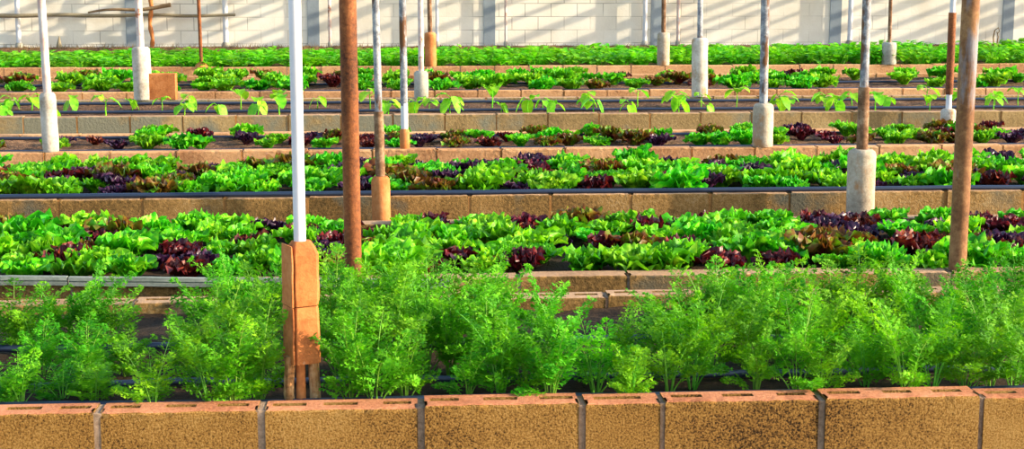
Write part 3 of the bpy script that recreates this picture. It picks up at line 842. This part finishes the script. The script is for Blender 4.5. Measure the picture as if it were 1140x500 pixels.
# ---- carrots
def carrot(seed):
    rr = random.Random(seed)
    t = thing('carrot_plant', '', 'carrot plant', (0, 0, 0))
    st, fo = MB(), MB(); fo.open = True
    H = .34
    nleaf = rr.choice([6, 7, 7, 8])
    for i in range(nleaf):
        az = i*2.4+rr.uniform(-.5, .5); out = rr.uniform(.06, .6) if i < nleaf-2 else rr.uniform(.7, 1.1)
        L = H*(rr.uniform(.68, 1.12) if i < nleaf-2 else rr.uniform(.4, .62))
        pts = []; p = Vector((.008*math.cos(az), .008*math.sin(az), 0)); ang = out*.45
        n = 14; bend = rr.uniform(.3, 1.3)*(.5+out)
        tw = rr.uniform(-.5, .5)
        for k in range(n+1):
            pts.append(p.copy())
            q = k/n; a = ang+bend*q*q
            d = Vector((math.cos(az+tw*q)*math.sin(a), math.sin(az+tw*q)*math.sin(a), math.cos(a)))
            p = p+d*(L/n)
        st.tube(pts, [.0034*(1-.75*k/n) for k in range(n+1)], 5, caps=False)
        k0 = int(n*rr.uniform(.34, .55))
        # pinnae
        for k in range(k0, n+1):
            q = (k-k0)/(n-k0+.001)
            T, S, N = frame(pts[min(k+1, n)]-pts[max(k-1, 0)])
            pl = (.066*(1-q)**.75+.014)*rr.uniform(.75, 1.15)
            for sd in (-1, 1):
                droop = rr.uniform(-.15, .35)
                D = (S*sd*.86+T*.55+N*rr.uniform(-.28, .28)).normalized()
                m = max(2, int(pl/.0135))
                t2, s2, n2 = frame(D)
                s2 = (s2*math.cos(1.0)+n2*math.sin(rr.uniform(-.8, .8))).normalized(); n2 = t2.cross(s2).normalized()
                st.quad([pts[k], pts[k]+n2*.0012, pts[k]+D*pl*.9])
                for j in range(m+1):
                    f = (j+.6)/(m+.6); base = pts[k]+D*(pl*f)-Vector((0, 0, droop*pl*f*f*.5))
                    ll = (.024*(1-f*.6)+.004)*rr.uniform(.8, 1.2)
                    for s_ in ((-1, 1) if j < m else (0,)):
                        e = (s2*s_*.8+D*(.75 if s_ else 1)+n2*rr.uniform(-.45, .45)).normalized()
                        w = t2.cross(e).cross(e).normalized() if s_ else s2
                        w = (w+n2*rr.uniform(-.6, .6)).normalized()*(ll*.165)
                        b0 = base
                        # lobed leaflet: two little blades
                        fo.quad([b0, b0+e*ll*.55+w, b0+e*ll, b0+e*ll*.55-w])
                        if ll > .010:
                            e2 = (e+w.normalized()*.8).normalized(); e3 = (e-w.normalized()*.8).normalized()
                            for ee in (e2, e3):
                                c = b0+e*ll*.35; ww = ee.cross(n2).normalized()*(ll*.11)
                                fo.quad([c, c+ee*ll*.32+ww, c+ee*ll*.6, c+ee*ll*.32-ww])
    st.open = True
    st.build('stalks', M['carrotstem'], t, smooth=True)
    fo.build('foliage', M['carrot'], t, smooth=False)
    return t
CAR = [carrot(500+i) for i in range(8)]
fresh = list(range(8)); items = []
Y1 = ROW[1][0]
rowsY = [Y1+.19, Y1+.46, Y1+.82, Y1+1.10]
spots = {0: [(6, .42), (22, .5), (64, .42), (104, .46), (168, .68), (232, .95), (262, 1.0), (292, .95), (393, .95), (418, 1.0), (452, .85), (520, .6), (562, 1.05), (590, .9), (612, .9), (662, .86),
             (700, .7), (742, .95), (776, 1.05), (840, .75), (884, 1.1), (918, .7), (962, .8), (1008, 1.0), (1036, 1.05), (1072, .7), (1104, .9), (1134, .95)],
         1: [(48, .62), (100, .7), (138, .55), (205, .6), (245, .95), (282, .95), (376, 1.0), (405, 1.0), (438, 1.05), (476, 1.0), (505, .95), (540, 1.0), (576, 1.05), (625, .95), (690, .7), (735, .85), (792, 1.1),
             (826, 1.0), (862, 1.1), (905, 1.15), (945, 1.0), (985, 1.1), (1024, 1.1), (1062, 1.0), (1094, 1.0), (1128, 1.0)],
         2: [(12, .72), (38, .78), (72, .7), (98, .82), (122, .78), (230, .9), (262, .95), (300, .9), (372, .95), (410, 1.0), (446, 1.05), (484, 1.0), (522, 1.0), (556, 1.0), (598, .9), (735, .75), (770, 1.0), (806, 1.05),
             (840, 1.1), (880, 1.1), (922, 1.1), (960, 1.1), (1000, 1.1), (1040, 1.05), (1082, 1.0), (1120, 1.0)],
         3: [(88, .6), (258, .75), (288, .75), (380, .85), (422, .9), (458, .95), (540, .85), (818, .9), (856, .85), (930, .7), (1012, .95), (1090, .8), (1140, .9)]}
for r, lst in spots.items():
    for px, hs in lst:
        k = R.randrange(8)
        if fresh: k = fresh.pop(); o = CAR[k]
        else: o = dup(CAR[k])
        Y = rowsY[r]+R.uniform(-.05, .08); pxx = px+R.uniform(-5, 5)
        o.location = (x_at(pxx, Y, .42), Y, SOIL-.008); o.rotation_euler = (0, 0, R.uniform(0, 6.28))
        hs *= .73 if px > 700 else .76 if px > 540 else .84
        w = (.5+.45*hs)*R.uniform(.9, 1.1)
        o.scale = (w, w, hs*R.uniform(.86, 1.08))
        items.append((o, r, 'feathery carrot'))
name_plants(items, 'carrot plant', 'the nearest bed', 'carrot plants in the nearest bed', 4)

# dry grass at the foot of the back wall
mb = MB(); mb.open = True; rr = random.Random(77)
for i in range(5200):
    x = rr.uniform(x_at(-40, WALL_Y), x_at(1180, WALL_Y)); y = rr.uniform(ROW[7][0]+2.9, WALL_Y-.09)
    h = rr.uniform(.02, .075)*(1.2 if x < 0 else .8); dx, dy = rr.uniform(-.05, .05), rr.uniform(-.05, .05)
    mb.quad([(x-.006, y, SOIL-.02), (x+.006, y, SOIL-.02), (x+dx, y+dy, SOIL+h)])
o = mb.build('dry_grass', M['straw']); tag(o, 'short dry brown grass along the foot of the back wall', 'grass', kind='stuff')

# ------------------------------------------------------------------ light
S = Vector((.92, -.19, .34)).normalized()
sd = bpy.data.lights.new('sun', 'SUN'); sd.energy = 8.0; sd.angle = math.radians(.6); sd.color = (1.0, .83, .58)
so = link(bpy.data.objects.new('sun', sd)); so.rotation_euler = S.to_track_quat('Z', 'Y').to_euler(); so.location = (10, -4, 8)
w = bpy.data.worlds.new('world'); SC.world = w; w.use_nodes = True
nt = w.node_tree; bg = nt.nodes['Background']
sky = nt.nodes.new('ShaderNodeTexSky'); sky.sky_type = 'NISHITA'; sky.sun_disc = False
sky.sun_elevation = math.asin(S.z); sky.sun_rotation = math.atan2(S.x, S.y)
sky.air_density = 1.2; sky.dust_density = 1.5
nt.links.new(sky.outputs[0], bg.inputs['Color']); bg.inputs['Strength'].default_value = .34

vs = SC.view_settings
vs.view_transform = 'Standard'; vs.look = 'None'; vs.gamma = 1; vs.use_curve_mapping = False; vs.exposure = 0.28
